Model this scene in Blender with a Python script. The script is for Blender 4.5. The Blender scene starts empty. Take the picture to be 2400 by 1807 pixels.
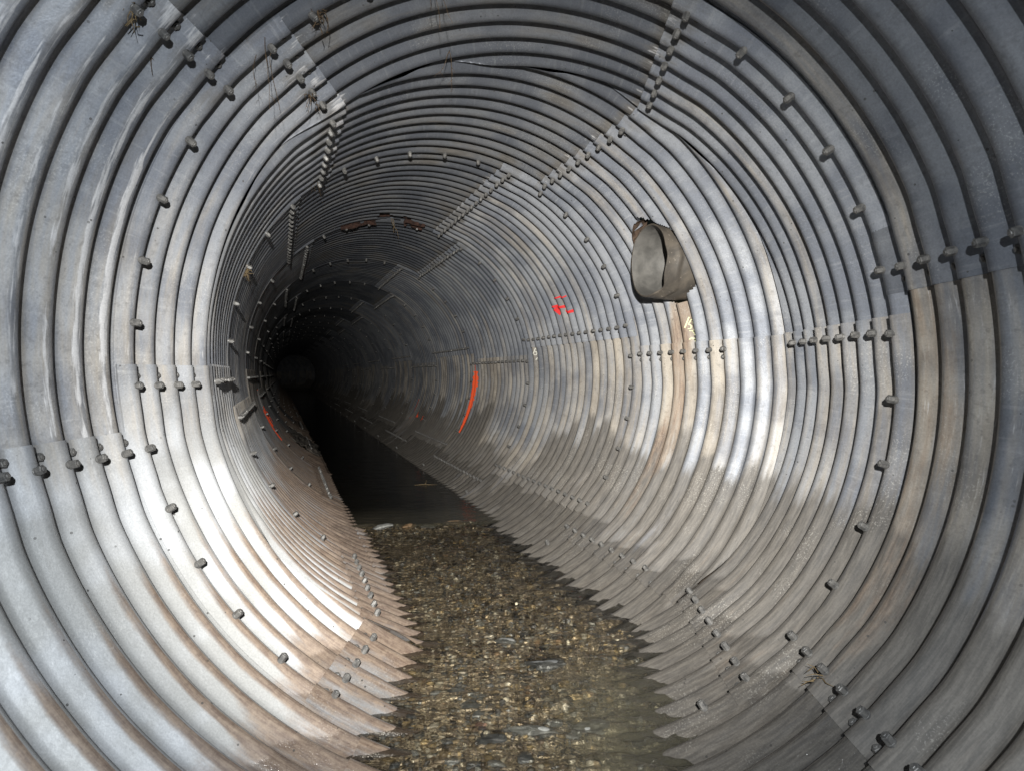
import bpy, math, random
import numpy as np
from mathutils import Matrix, Vector

random.seed(7)
RNG = np.random.default_rng(11)
SC = bpy.context.scene
COL = SC.collection

# ------------------------------------------------------------------ geometry of the place
# local frame L: x right, y along the view, z up; RW turns it into the world (z = 0 is the stream level)
P = 0.1524                      # corrugation pitch (6 in)
AMP = 0.0255                    # half the corrugation depth
PHASE = 0.09
RC = 1.52                       # radius at the inner crests (10 ft pipe)
E1, E2 = -0.014844, -0.020126   # the pipe is slightly squashed
A1 = np.array([0.0519168, 0.9984671, 0.0191871])
A2 = np.array([-0.31525, 0.9488908, 0.0149566])
C1 = np.array([-0.0303003, 2.7295603, 0.0954701])
C2 = np.array([-0.4595261, 5.0773059, 0.1356293])
L1 = 0.9143154
RW = np.array([[0.9998205, 0.0, 0.0189444], [-0.0004384, 0.9997322, 0.0231354], [-0.0189394, -0.0231396, 0.9995528]])
CAM_H = 1.4080456


def unit(v):
    return v / np.linalg.norm(v)


def axes(a):
    u = unit(np.cross(a, [0, 0, 1.0]))
    return u, np.cross(u, a)


def world(X):
    return np.asarray(X) @ RW.T + np.array([0, 0, CAM_H])


# ------------------------------------------------------------------ camera
cam = bpy.data.cameras.new('camera')
cam_o = bpy.data.objects.new('camera', cam)
COL.objects.link(cam_o)
cam.sensor_fit = 'HORIZONTAL'
cam.sensor_width = 36.0
cam.lens = 1629.52 / 2400 * 36.0
cam.clip_start = 0.02
cam.clip_end = 400
m = np.eye(4)
m[:3, 0] = RW[:, 0]
m[:3, 1] = RW[:, 2]
m[:3, 2] = -RW[:, 1]
m[:3, 3] = (0, 0, CAM_H)
cam_o.matrix_world = Matrix(m.tolist())
SC.camera = cam_o

# ------------------------------------------------------------------ world: night-dark sky outside the pipe
wd = bpy.data.worlds.new('World')
SC.world = wd
wd.use_nodes = True
nt = wd.node_tree
sky = nt.nodes.new('ShaderNodeTexSky')
sky.sky_type = 'NISHITA'
sky.sun_disc = False
sky.sun_elevation = math.radians(4)
sky.sun_rotation = math.radians(180)
nt.links.new(sky.outputs[0], nt.nodes['Background'].inputs[0])
nt.nodes['Background'].inputs[1].default_value = 0.002

# ------------------------------------------------------------------ the hand torch held above and left of the camera
TORCH = world([0.05, -0.58, 0.46])


def torch(name, energy, size, blend, aim, radius, col):
    d = bpy.data.lights.new(name, 'SPOT')
    d.energy = energy
    d.spot_size = math.radians(size)
    d.spot_blend = blend
    d.shadow_soft_size = radius
    d.color = col
    d.cycles.is_caustics_light = True
    o = bpy.data.objects.new(name, d)
    COL.objects.link(o)
    o.location = TORCH
    o.rotation_euler = (Vector(aim) - Vector(TORCH)).to_track_quat('-Z', 'Y').to_euler()
    return o


torch('torch_beam', 2900, 58, 1.0, world([-0.10, 5.2, -0.30]), 0.022, (1.0, 0.955, 0.88))
torch('torch_spill', 385, 156, 1.0, world([-0.95, 2.1, -1.1]), 0.022, (0.90, 0.955, 1.0))

SC.view_settings.view_transform = 'Standard'
SC.view_settings.look = 'None'
SC.view_settings.gamma = 1.0
SC.view_settings.exposure = 0.0
SC.view_settings.use_curve_mapping = False
SC.cycles.use_denoising = True
SC.cycles.use_adaptive_sampling = True
SC.cycles.adaptive_threshold = 0.03
SC.cycles.max_bounces = 6
SC.cycles.diffuse_bounces = 1
SC.cycles.glossy_bounces = 2
SC.cycles.transmission_bounces = 4
SC.cycles.transparent_max_bounces = 12
SC.cycles.sample_clamp_indirect = 4.0
SC.cycles.caustics_reflective = False
SC.cycles.caustics_refractive = True      # light focused by the ripples onto the stream bed

# ------------------------------------------------------------------ helpers
def hash3(i, j, k, seed):
    n = (i * 374761393 + j * 668265263 + k * 2147483647 + seed * 1274126177) & 0x7fffffff
    n = ((n ^ (n >> 13)) * 1274126177) & 0x7fffffff
    return ((n ^ (n >> 16)) & 0xffff) / 65535.0


def vnoise(x, y, z, seed=0):
    x, y, z = np.broadcast_arrays(np.asarray(x, float), y, z)
    xi, yi, zi = np.floor(x).astype(np.int64), np.floor(y).astype(np.int64), np.floor(z).astype(np.int64)
    fx, fy, fz = x - xi, y - yi, z - zi
    fx, fy, fz = [t * t * (3 - 2 * t) for t in (fx, fy, fz)]
    r = 0
    for a in (0, 1):
        for b in (0, 1):
            for c in (0, 1):
                w = (fx if a else 1 - fx) * (fy if b else 1 - fy) * (fz if c else 1 - fz)
                r = r + w * hash3(xi + a, yi + b, zi + c, seed)
    return r


def fbm(x, y, z=0.0, seed=0, octv=4, gain=0.5):
    t, a, n = 0, 1.0, 0
    for o in range(octv):
        t = t + a * vnoise(np.asarray(x) * 2 ** o, np.asarray(y) * 2 ** o, np.asarray(z) * 2 ** o, seed + o)
        n += a
        a *= gain
    return t / n


def sstep(a, b, x):
    t = np.clip((x - a) / (b - a), 0, 1)
    return t * t * (3 - 2 * t)


def tag(o, label=None, cat=None, group=None, kind=None):
    for k, v in (('label', label), ('category', cat), ('group', group), ('kind', kind)):
        if v:
            o[k] = v
    return o


def mesh_obj(name, V, F, mat=None, parent=None, smooth=True, uv=None, attrs=None):
    V = np.asarray(V, dtype=np.float32)
    me = bpy.data.meshes.new(name)
    F = np.asarray(F, dtype=np.int32) if not isinstance(F, list) else F
    if isinstance(F, list):
        me.from_pydata(V.tolist(), [], F)
    else:
        k = F.shape[1]
        me.vertices.add(len(V))
        me.vertices.foreach_set('co', V.ravel())
        me.loops.add(F.size)
        me.loops.foreach_set('vertex_index', F.ravel())
        me.polygons.add(len(F))
        me.polygons.foreach_set('loop_start', np.arange(0, F.size, k, dtype=np.int32))
        me.polygons.foreach_set('loop_total', np.full(len(F), k, dtype=np.int32))
    me.update(calc_edges=True)
    if smooth:
        me.polygons.foreach_set('use_smooth', np.ones(len(me.polygons), dtype=bool))
    if uv is not None:
        lay = me.uv_layers.new(name='UVMap')
        li = np.empty(len(me.loops), dtype=np.int32)
        me.loops.foreach_get('vertex_index', li)
        lay.data.foreach_set('uv', np.asarray(uv, dtype=np.float32)[li].ravel())
    for an, av in (attrs or {}).items():
        a = me.attributes.new(an, 'FLOAT_COLOR', 'POINT')
        c = np.ones((len(V), 4), dtype=np.float32)
        c[:, :3] = av
        a.data.foreach_set('color', c.ravel())
    if mat:
        me.materials.append(mat)
    o = bpy.data.objects.new(name, me)
    COL.objects.link(o)
    if parent:
        o.parent = parent
    return o


def grid_faces(ni, nj, base=0):
    i, j = np.meshgrid(np.arange(ni - 1), np.arange(nj - 1), indexing='ij')
    a = base + i * nj + j
    return np.stack([a, a + 1, a + nj + 1, a + nj], -1).reshape(-1, 4)


class Mat:
    """small node-tree builder"""
    def __init__(self, name):
        self.m = bpy.data.materials.new(name)
        self.m.use_nodes = True
        self.t = self.m.node_tree
        self.b = self.t.nodes['Principled BSDF']
        self.out = self.t.nodes['Material Output']

    def n(self, typ, **kw):
        nd = self.t.nodes.new(typ)
        for k, v in kw.items():
            setattr(nd, k, v)
        return nd

    def put(self, sock, v):
        if isinstance(v, bpy.types.NodeSocket):
            self.t.links.new(v, sock)
        elif isinstance(v, (tuple, list)) and len(v) == 3 and sock.type == 'RGBA':
            sock.default_value = (*v, 1)
        else:
            sock.default_value = v

    def math(self, op, a, b=0.0, c=0.0, clamp=False):
        nd = self.n('ShaderNodeMath', operation=op, use_clamp=clamp)
        for k, v in enumerate((a, b, c)):
            self.put(nd.inputs[k], v)
        return nd.outputs[0]

    def mix(self, fac, a, b, blend='MIX'):
        nd = self.n('ShaderNodeMix', data_type='RGBA', blend_type=blend)
        self.put(nd.inputs[0], fac)
        self.put(nd.inputs[6], a)
        self.put(nd.inputs[7], b)
        return nd.outputs[2]

    def mixf(self, fac, a, b):
        nd = self.n('ShaderNodeMix', data_type='FLOAT')
        self.put(nd.inputs[0], fac)
        self.put(nd.inputs[2], a)
        self.put(nd.inputs[3], b)
        return nd.outputs[0]

    def ramp(self, x, a, b):
        nd = self.n('ShaderNodeMapRange', interpolation_type='SMOOTHSTEP')
        self.put(nd.inputs[0], x)
        self.put(nd.inputs[1], a)
        self.put(nd.inputs[2], b)
        return nd.outputs[0]

    def scaled(self, vec, s):
        nd = self.n('ShaderNodeVectorMath', operation='MULTIPLY')
        self.put(nd.inputs[0], vec)
        nd.inputs[1].default_value = s
        return nd.outputs[0]

    def noise(self, vec, scale, detail=3.0, rough=0.55, dist=0.0):
        nd = self.n('ShaderNodeTexNoise')
        self.put(nd.inputs['Vector'], vec)
        nd.inputs['Scale'].default_value = scale
        nd.inputs['Detail'].default_value = detail
        nd.inputs['Roughness'].default_value = rough
        nd.inputs['Distortion'].default_value = dist
        return nd.outputs[0]

    def bump(self, height, strength, dist, normal=None):
        nd = self.n('ShaderNodeBump')
        self.put(nd.inputs['Height'], height)
        nd.inputs['Strength'].default_value = strength
        nd.inputs['Distance'].default_value = dist
        if normal is not None:
            self.put(nd.inputs['Normal'], normal)
        return nd.outputs[0]

    def pbr(self, col=None, rough=None, metal=None, normal=None):
        for nm, v in (('Base Color', col), ('Roughness', rough), ('Metallic', metal), ('Normal', normal)):
            if v is not None:
                self.put(self.b.inputs[nm], v)
        return self.m


# ------------------------------------------------------------------ materials
def make_steel():
    M = Mat('galvanised_steel')
    uv = M.n('ShaderNodeUVMap', uv_map='UVMap').outputs[0]
    pos = M.n('ShaderNodeNewGeometry').outputs['Position']
    s1 = M.n('ShaderNodeSeparateColor')
    s2 = M.n('ShaderNodeSeparateColor')
    M.t.links.new(M.n('ShaderNodeAttribute', attribute_name='stain_a').outputs['Color'], s1.inputs[0])
    M.t.links.new(M.n('ShaderNodeAttribute', attribute_name='stain_b').outputs['Color'], s2.inputs[0])
    mud, rust, lime = s1.outputs[0], s1.outputs[1], s1.outputs[2]
    dark, wet, pale = s2.outputs[0], s2.outputs[1], s2.outputs[2]
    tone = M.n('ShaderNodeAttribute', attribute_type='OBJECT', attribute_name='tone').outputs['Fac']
    s3 = M.n('ShaderNodeSeparateColor')
    M.t.links.new(M.n('ShaderNodeAttribute', attribute_name='stain_c').outputs['Color'], s3.inputs[0])
    cloud, gate1, gate2 = s3.outputs[0], s3.outputs[1], s3.outputs[2]
    grain = M.noise(pos, 38, 2.5, 0.65)
    speck = M.noise(pos, 150, 1, 0.6)
    streak = M.noise(M.scaled(uv, (34, 2.6, 1)), 1.0, 3, 0.6, 0.0)
    scratch = M.noise(M.scaled(uv, (7, 46, 1)), 1.0, 2, 0.6, 0.0)
    fine = M.noise(M.scaled(uv, (120, 9, 1)), 1.0, 2, 0.6, 0.0)
    # bare zinc
    zinc = M.mix(M.ramp(cloud, 0.32, 0.68), (0.195, 0.212, 0.248), (0.305, 0.322, 0.352))
    zinc = M.mix(M.math('MULTIPLY', M.ramp(scratch, 0.52, 0.74), 0.30), zinc, (0.44, 0.455, 0.475))
    zinc = M.mix(M.math('MULTIPLY', M.ramp(grain, 0.5, 0.72), 0.35), zinc, (0.15, 0.155, 0.165))
    zinc = M.mix(pale, zinc, M.mix(M.ramp(cloud, 0.35, 0.7), (0.46, 0.465, 0.455), (0.62, 0.64, 0.665)))
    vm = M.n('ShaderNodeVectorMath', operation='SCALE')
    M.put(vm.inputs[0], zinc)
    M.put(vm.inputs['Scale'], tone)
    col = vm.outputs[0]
    # dusty tan film
    f_mud = M.ramp(M.math('ADD', mud, M.math('MULTIPLY', M.math('SUBTRACT', streak, 0.5), 0.9)), 0.18, 0.78)
    tan = M.mix(M.ramp(cloud, 0.3, 0.7), (0.235, 0.205, 0.165), (0.40, 0.355, 0.29))
    tan = M.mix(M.math('MULTIPLY', M.ramp(fine, 0.45, 0.7), 0.45), tan, (0.46, 0.42, 0.36))
    tan = M.mix(M.math('MULTIPLY', M.ramp(grain, 0.52, 0.75), 0.5), tan, (0.13, 0.11, 0.09))
    col = M.mix(M.math('MULTIPLY', f_mud, 0.86), col, tan)
    # dark flood-line deposits
    f_dark = M.ramp(M.math('ADD', dark, M.math('MULTIPLY', M.math('SUBTRACT', M.math('ADD', M.math('MULTIPLY', cloud, 0.6), M.math('MULTIPLY', streak, 0.4)), 0.5), 1.7)), 0.28, 0.72)
    dk = M.mix(M.ramp(fine, 0.3, 0.7), (0.082, 0.077, 0.071), (0.145, 0.134, 0.12))
    col = M.mix(M.math('MULTIPLY', f_dark, 0.9), col, dk)
    # rust
    f_rust = M.ramp(M.math('ADD', rust, M.math('MULTIPLY', M.math('SUBTRACT', M.math('ADD', M.math('MULTIPLY', grain, 0.2), M.math('MULTIPLY', streak, 0.8)), 0.5), 1.3)), 0.2, 0.85)
    rcol = M.mix(M.ramp(M.math('ADD', M.math('MULTIPLY', fine, 0.6), M.math('MULTIPLY', grain, 0.4)), 0.32, 0.68), (0.135, 0.085, 0.058), (0.30, 0.225, 0.165))
    col = M.mix(M.math('MULTIPLY', f_rust, 0.88), col, rcol)
    # lime runs
    f_lime = M.ramp(M.math('ADD', lime, M.math('MULTIPLY', M.math('SUBTRACT', fine, 0.5), 1.3)), 0.35, 0.72)
    col = M.mix(M.math('MULTIPLY', f_lime, 0.8), col, (0.60, 0.60, 0.61))
    # white oxide freckles and dark pits
    spot = M.math('MULTIPLY', M.ramp(speck, 0.58, 0.70), gate1)
    col = M.mix(M.math('MULTIPLY', spot, 0.55), col, (0.66, 0.65, 0.60))
    vp = M.n('ShaderNodeTexVoronoi')
    M.put(vp.inputs['Vector'], pos)
    vp.inputs['Scale'].default_value = 19
    pit = M.math('MULTIPLY', M.math('LESS_THAN', vp.outputs['Distance'], 0.085), gate2)
    col = M.mix(M.math('MULTIPLY', pit, 0.8), col, (0.06, 0.058, 0.055))
    col = M.mix(0.22, col, M.mix(speck, (0, 0, 0), (1, 1, 1)), 'OVERLAY')
    dirt = M.math('MAXIMUM', M.math('MAXIMUM', f_mud, f_dark), f_rust)
    metal = M.mixf(dirt, M.mixf(pale, 0.34, 0.10), 0.05)
    rough = M.mixf(dirt, M.mixf(grain, 0.40, 0.58), 0.60)
    f_wet = M.ramp(M.math('ADD', wet, M.math('MULTIPLY', M.math('SUBTRACT', cloud, 0.5), 0.8)), 0.3, 0.6)
    col = M.mix(f_wet, col, M.mix(0.25, col, (0, 0, 0)))
    rough = M.mixf(f_wet, rough, 0.20)
    nrm = M.bump(M.math('ADD', M.math('MULTIPLY', grain, 0.7), M.math('MULTIPLY', speck, 0.5)), 0.20, 0.003)
    M.put(nrm.node.inputs['Strength'], M.mixf(f_wet, 0.20, 0.62))
    return M.pbr(col, rough, metal, nrm)


def make_simple(name, c1, c2, rough=0.6, metal=0.0, scale=30, bump=0.3, dist=0.004, rand=0.0):
    M = Mat(name)
    pos = M.n('ShaderNodeTexCoord').outputs['Object'] if rand else M.n('ShaderNodeNewGeometry').outputs['Position']
    nz = M.noise(pos, scale, 5, 0.62, 0.3)
    col = M.mix(M.ramp(nz, 0.3, 0.7), c1, c2)
    if rand:
        ri = M.n('ShaderNodeObjectInfo').outputs['Random']
        col = M.mix(M.math('MULTIPLY', ri, rand), col, M.mix(nz, (0.03, 0.03, 0.03), (0.08, 0.075, 0.07)))
    return M.pbr(col, rough, metal, M.bump(nz, bump, dist))


STEEL = make_steel()
BOLT = make_simple('weathered_bolt_zinc', (0.10, 0.10, 0.10), (0.22, 0.215, 0.205), 0.5, 0.3, 60, 0.06, 0.001)
EARTH = make_simple('packed_earth', (0.02, 0.015, 0.011), (0.06, 0.045, 0.032), 0.95, 0, 9, 0.8, 0.05)
RUST = make_simple('flaking_rust', (0.02, 0.011, 0.009), (0.085, 0.042, 0.03), 0.9, 0, 26, 0.9, 0.01)
ROOT = make_simple('dry_root', (0.035, 0.022, 0.012), (0.15, 0.10, 0.055), 0.9, 0, 90, 0.3, 0.002)
STRAW = make_simple('dead_grass', (0.11, 0.075, 0.035), (0.25, 0.185, 0.10), 0.85, 0, 90, 0.2, 0.002)
MUDC = make_simple('dried_silt', (0.12, 0.105, 0.09), (0.30, 0.27, 0.235), 0.85, 0, 14, 0.8, 0.02)


def make_paint(name, c, worn):
    M = Mat(name)
    pos = M.n('ShaderNodeNewGeometry').outputs['Position']
    nz = M.noise(pos, 70, 4, 0.65)
    col = M.mix(M.math('MULTIPLY', M.ramp(nz, 0.5, 0.75), worn), c, (0.30, 0.27, 0.25))
    return M.pbr(col, 0.55, 0.0, M.bump(nz, 0.2, 0.002))


ORANGE = make_paint('fluorescent_orange_spray', (1.0, 0.12, 0.035), 0.2)
RED = make_paint('red_spray', (0.72, 0.028, 0.030), 0.3)
ORANGE_DULL = make_paint('worn_orange_spray', (0.80, 0.085, 0.025), 0.7)
CHALK = make_paint('pale_yellow_chalk', (0.66, 0.69, 0.42), 0.4)
CHALKW = make_paint('white_chalk', (0.80, 0.80, 0.72), 0.15)


def make_pipe_mat():
    M = Mat('stained_plastic_pipe')
    pos = M.n('ShaderNodeNewGeometry').outputs['Position']
    nz = M.noise(pos, 7, 5, 0.6, 0.5)
    fl = M.noise(pos, 55, 3, 0.6)
    col = M.mix(M.ramp(nz, 0.32, 0.68), (0.06, 0.054, 0.047), (0.125, 0.108, 0.088))
    col = M.mix(M.math('MULTIPLY', M.ramp(fl, 0.66, 0.72), 0.8), col, (0.42, 0.37, 0.31))
    return M.pbr(col, 0.55, 0.0, M.bump(nz, 0.3, 0.01))


PIPE = make_pipe_mat()
PIPE_IN = make_simple('grey_pipe_bore', (0.085, 0.083, 0.078), (0.16, 0.155, 0.145), 0.5, 0, 9, 0.15, 0.01)
PACK = make_simple('rusty_packing', (0.05, 0.03, 0.02), (0.17, 0.115, 0.08), 0.9, 0, 34, 0.9, 0.01)


def make_stone(name, c1, c2, scale):
    M = Mat(name)
    oc = M.n('ShaderNodeTexCoord').outputs['Object']
    nz = M.noise(oc, scale, 6, 0.65, 0.6)
    ly = M.noise(M.scaled(oc, (6, 6, 40)), 1.2, 4, 0.6)
    ri = M.n('ShaderNodeObjectInfo').outputs['Random']
    col = M.mix(M.ramp(nz, 0.3, 0.7), c1, c2)
    col = M.mix(M.math('MULTIPLY', M.ramp(ly, 0.55, 0.7), 0.4), col, M.mix(0.5, c2, (0.3, 0.28, 0.25)))
    vm = M.n('ShaderNodeVectorMath', operation='SCALE')
    M.put(vm.inputs[0], col)
    M.put(vm.inputs['Scale'], M.math('ADD', 0.65, M.math('MULTIPLY', ri, 0.7)))
    return M.pbr(vm.outputs[0], 0.42, 0.0, M.bump(nz, 0.5, 0.006))


ST_GREY = make_stone('slate_grey_stone', (0.12, 0.125, 0.12), (0.27, 0.275, 0.26), 18)
ST_DARK = make_stone('dark_stone', (0.05, 0.054, 0.056), (0.15, 0.155, 0.155), 18)
ST_BROWN = make_stone('brown_stone', (0.12, 0.075, 0.04), (0.30, 0.205, 0.12), 22)
ST_PALE = make_stone('pale_stone', (0.28, 0.25, 0.19), (0.48, 0.44, 0.36), 22)
ST_RED = make_stone('reddish_stone', (0.13, 0.07, 0.05), (0.26, 0.16, 0.12), 22)


def make_gravel(name):
    M = Mat(name)
    at = M.n('ShaderNodeAttribute', attribute_name='tint').outputs['Color']
    pos = M.n('ShaderNodeNewGeometry').outputs['Position']
    nz = M.noise(pos, 140, 3, 0.6)
    col = M.mix(M.math('MULTIPLY', M.ramp(nz, 0.4, 0.7), 0.45), at, M.mix(0.6, at, (0, 0, 0)))
    return M.pbr(col, 0.45, 0.0, M.bump(nz, 0.3, 0.003))


GRAVEL = make_gravel('mixed_gravel')


def make_bed():
    M = Mat('sandy_stream_bed')
    pos = M.n('ShaderNodeNewGeometry').outputs['Position']
    silt = M.n('ShaderNodeAttribute', attribute_name='silt').outputs['Fac']
    vo = M.n('ShaderNodeTexVoronoi')
    M.put(vo.inputs['Vector'], pos)
    vo.inputs['Scale'].default_value = 120
    v2 = M.n('ShaderNodeTexVoronoi')
    M.put(v2.inputs['Vector'], pos)
    v2.inputs['Scale'].default_value = 48
    sp = M.n('ShaderNodeSeparateColor')
    M.t.links.new(vo.outputs['Color'], sp.inputs[0])
    sp2 = M.n('ShaderNodeSeparateColor')
    M.t.links.new(v2.outputs['Color'], sp2.inputs[0])
    col = M.mix(sp.outputs[0], (0.19, 0.145, 0.088), (0.54, 0.46, 0.33))
    col = M.mix(M.math('MULTIPLY', M.math('GREATER_THAN', sp.outputs[1], 0.72), 0.8), col, (0.075, 0.06, 0.045))
    col = M.mix(M.math('MULTIPLY', M.math('GREATER_THAN', sp.outputs[2], 0.88), 0.8), col, (0.60, 0.50, 0.34))
    col = M.mix(M.math('MULTIPLY', M.math('GREATER_THAN', sp2.outputs[0], 0.7), 0.7), col, M.mix(sp2.outputs[1], (0.12, 0.10, 0.08), (0.34, 0.27, 0.19)))
    big = M.noise(pos, 6, 4)
    col = M.mix(M.math('MULTIPLY', M.ramp(big, 0.45, 0.7), 0.4), col, (0.08, 0.06, 0.04))
    col = M.mix(silt, col, M.mix(big, (0.24, 0.22, 0.155), (0.46, 0.43, 0.32)))
    h = M.math('SUBTRACT', 1.0, vo.outputs['Distance'])
    return M.pbr(col, 0.6, 0.0, M.bump(h, 0.7, 0.006))


BED = make_bed()


def make_water():
    M = Mat('stream_water')
    M.t.nodes.remove(M.b)
    pos = M.n('ShaderNodeNewGeometry').outputs['Position']
    depth = M.n('ShaderNodeAttribute', attribute_name='murk').outputs['Fac']
    rip = M.noise(M.scaled(pos, (1, 1.5, 1)), 26, 3, 0.6, 0.4)
    calm = M.n('ShaderNodeAttribute', attribute_name='calm').outputs['Fac']
    b = M.n('ShaderNodeBump')
    M.put(b.inputs['Height'], rip)
    M.put(b.inputs['Strength'], M.mixf(calm, 0.25, 0.10))
    b.inputs['Distance'].default_value = 0.012
    tint = M.mix(depth, (0.99, 0.98, 0.94), (0.30, 0.30, 0.24))
    tr = M.n('ShaderNodeBsdfTransparent')
    M.put(tr.inputs[0], tint)
    rf = M.n('ShaderNodeBsdfRefraction')
    M.put(rf.inputs['Color'], tint)
    rf.inputs['Roughness'].default_value = 0.0
    rf.inputs['IOR'].default_value = 1.33
    M.put(rf.inputs['Normal'], b.outputs[0])
    mx = M.n('ShaderNodeMixShader')
    mx.inputs[0].default_value = 0.8
    M.t.links.new(tr.outputs[0], mx.inputs[1])
    M.t.links.new(rf.outputs[0], mx.inputs[2])
    gl = M.n('ShaderNodeBsdfGlossy')
    gl.inputs['Roughness'].default_value = 0.02
    M.put(gl.inputs['Normal'], b.outputs[0])
    df = M.n('ShaderNodeBsdfDiffuse')
    df.inputs[0].default_value = (0.32, 0.30, 0.22, 1)
    m2 = M.n('ShaderNodeMixShader')
    M.put(m2.inputs[0], M.math('MULTIPLY', M.math('MULTIPLY', depth, M.math('SUBTRACT', 1.0, depth)), 0.55))
    M.t.links.new(mx.outputs[0], m2.inputs[1])
    M.t.links.new(df.outputs[0], m2.inputs[2])
    dt = M.n('ShaderNodeVectorMath', operation='DOT_PRODUCT')
    M.put(dt.inputs[0], M.n('ShaderNodeNewGeometry').outputs['Incoming'])
    M.put(dt.inputs[1], b.outputs[0])
    cosv = M.math('ABSOLUTE', dt.outputs['Value'])
    fres = M.math('MULTIPLY_ADD', M.math('POWER', M.math('SUBTRACT', 1.0, cosv, clamp=True), 5.0), 0.98, 0.02, clamp=True)
    m3 = M.n('ShaderNodeMixShader')
    M.t.links.new(fres, m3.inputs[0])
    M.t.links.new(m2.outputs[0], m3.inputs[1])
    M.t.links.new(gl.outputs[0], m3.inputs[2])
    M.t.links.new(m3.outputs[0], M.out.inputs[0])
    return M.m


WATER = make_water()

# ------------------------------------------------------------------ the pipe as three straight runs with mitred joints
class Tube:
    def __init__(self, base, a, s0):
        self.o, self.a, self.s0 = base, a, s0        # centre at axial station s0
        self.u, self.v = axes(a)
        self.lo = self.hi = None                     # mitre planes (point, normal)

    def centre(self, s):
        return self.o + np.multiply.outer(np.asarray(s) - self.s0, self.a)

    def local(self, s, u, v):
        return self.o + np.multiply.outer(np.asarray(s) - self.s0, self.a) + np.multiply.outer(np.asarray(u), self.u) + np.multiply.outer(np.asarray(v), self.v)

    def radial(self, th):
        return np.multiply.outer(np.cos(th), self.u) + np.multiply.outer(np.sin(th), self.v)

    def clamp(self, s, th, r):
        d = self.radial(th) * np.asarray(r)[..., None]
        if self.hi is not None:
            p0, n = self.hi
            sm = self.s0 + ((p0 - self.o) @ n - d @ n) / (self.a @ n)
            s = np.minimum(s, sm)
        if self.lo is not None:
            p0, n = self.lo
            sm = self.s0 + ((p0 - self.o) @ n - d @ n) / (self.a @ n)
            s = np.maximum(s, sm)
        return s


def corr_h(s):
    """6 x 2 in plate profile: arcs joined by straight tangents; 0 at the inner crest"""
    x = ((s / P + PHASE + 0.5) % 1.0 - 0.5) * P
    x = np.abs(x)
    ra, al = 0.0286, math.radians(44.5)
    xa, half = ra * math.sin(al), P / 2
    d0, tn = ra * (1 - math.cos(al)), math.tan(al)
    deep = 2 * d0 + (half - 2 * xa) * tn
    c = ra - np.sqrt(np.maximum(ra ** 2 - np.minimum(x, xa) ** 2, 0))
    v = deep - (ra - np.sqrt(np.maximum(ra ** 2 - np.minimum(half - x, xa) ** 2, 0)))
    return np.where(x < xa, c, np.where(x > half - xa, v, d0 + (x - xa) * tn))


def ring_r(th):
    return RC * (1 + E1 * np.cos(2 * th) + E2 * np.sin(2 * th))


def surf(T, s, th, off=0.0, clamp=True, corr=True):
    s, th = np.broadcast_arrays(np.asarray(s, float), np.asarray(th, float))
    r = ring_r(th)
    if clamp:
        s = T.clamp(s, th, r + AMP)
    wob = (fbm(s * 1.7, th * 2.1, 3.0, 5, 2) - 0.5) * 0.008 + (vnoise(s * 9, th * 7, 1.0, 8) - 0.5) * 0.0018
    if corr:
        r = r + corr_h(s)
    r = r + wob + off
    X = T.centre(s) + T.radial(th) * r[..., None]
    return world(X), s


T1 = Tube(C1, A1, 0.0)
T2 = Tube(C2, A2, 16 * P)
MITRE = C1 + A1 * L1
nm = unit(A1 + A2)
T1.hi = (MITRE, nm)
T2.lo = (MITRE, nm)
S_BEND2 = 16 * P * 23
yaw = math.atan2(A2[0], A2[1]) - math.radians(42)
A3 = np.array([math.sin(yaw), math.cos(yaw), 0.012])
A3 = unit(A3)
M2 = T2.centre(S_BEND2)
T3 = Tube(M2, A3, S_BEND2)
nm2 = unit(A2 + A3)
T2.hi = (M2, nm2)
T3.lo = (M2, nm2)

EVEN = [(-166.2, 'hi', 3.3, 1), (-107.4, 'hi', 3.2, 1), (-43.6, 'hi', 3.2, 1), (13.1, 'hi', 3.5, 1), (72.7, 'lo', 2.8, -1), (135.6, 'hi', 3.3, 1)]
ODD = [(-176.2, 'hi', 3.4, 1), (-117.0, 'hi', 3.4, 1), (-52.6, 'hi', 3.1, 1), (4.3, 'lo', 2.3, -1), (62.4, 'lo', 2.2, -1), (126.3, 'hi', 3.3, 1)]
JOINT_TH = [-166.3, -156.4, -146.6, -136.7, -126.9, -117.0, -107.4, -98, -88, -78, -68, -60, -52.6, -43.6, -34.1, -24.7, -15.2, -5.7, 3.9, 13.4,
            23.0, 32.8, 42.5, 52.2, 62.0, 72.6, 82, 91.5, 101, 110, 119, 126.6, 135.5, 145, 154.6, 164.4, 174.0, -176.3]
INLET_S, INLET_V, INLET_U, INLET_R = 10.86 * P, 0.717, 1.19, 0.245


def seams(i):
    return EVEN if i % 2 == 0 else ODD


def in_inlet(X_local, grow):
    """inside the horizontal bore cut for the side inlet"""
    d = X_local - T2.o
    a, v = d @ A2 + T2.s0 - INLET_S, d @ T2.v - INLET_V
    return (np.hypot(a, v) < INLET_R + grow) & (d @ T2.u > 0.6)


def to_local(Xw):
    return (Xw - np.array([0, 0, CAM_H])) @ RW


culvert = bpy.data.objects.new('culvert', None)
COL.objects.link(culvert)
tag(culvert, 'round corrugated steel culvert of bolted curved plates carrying the stream', 'culvert')

TONE = {}


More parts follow.
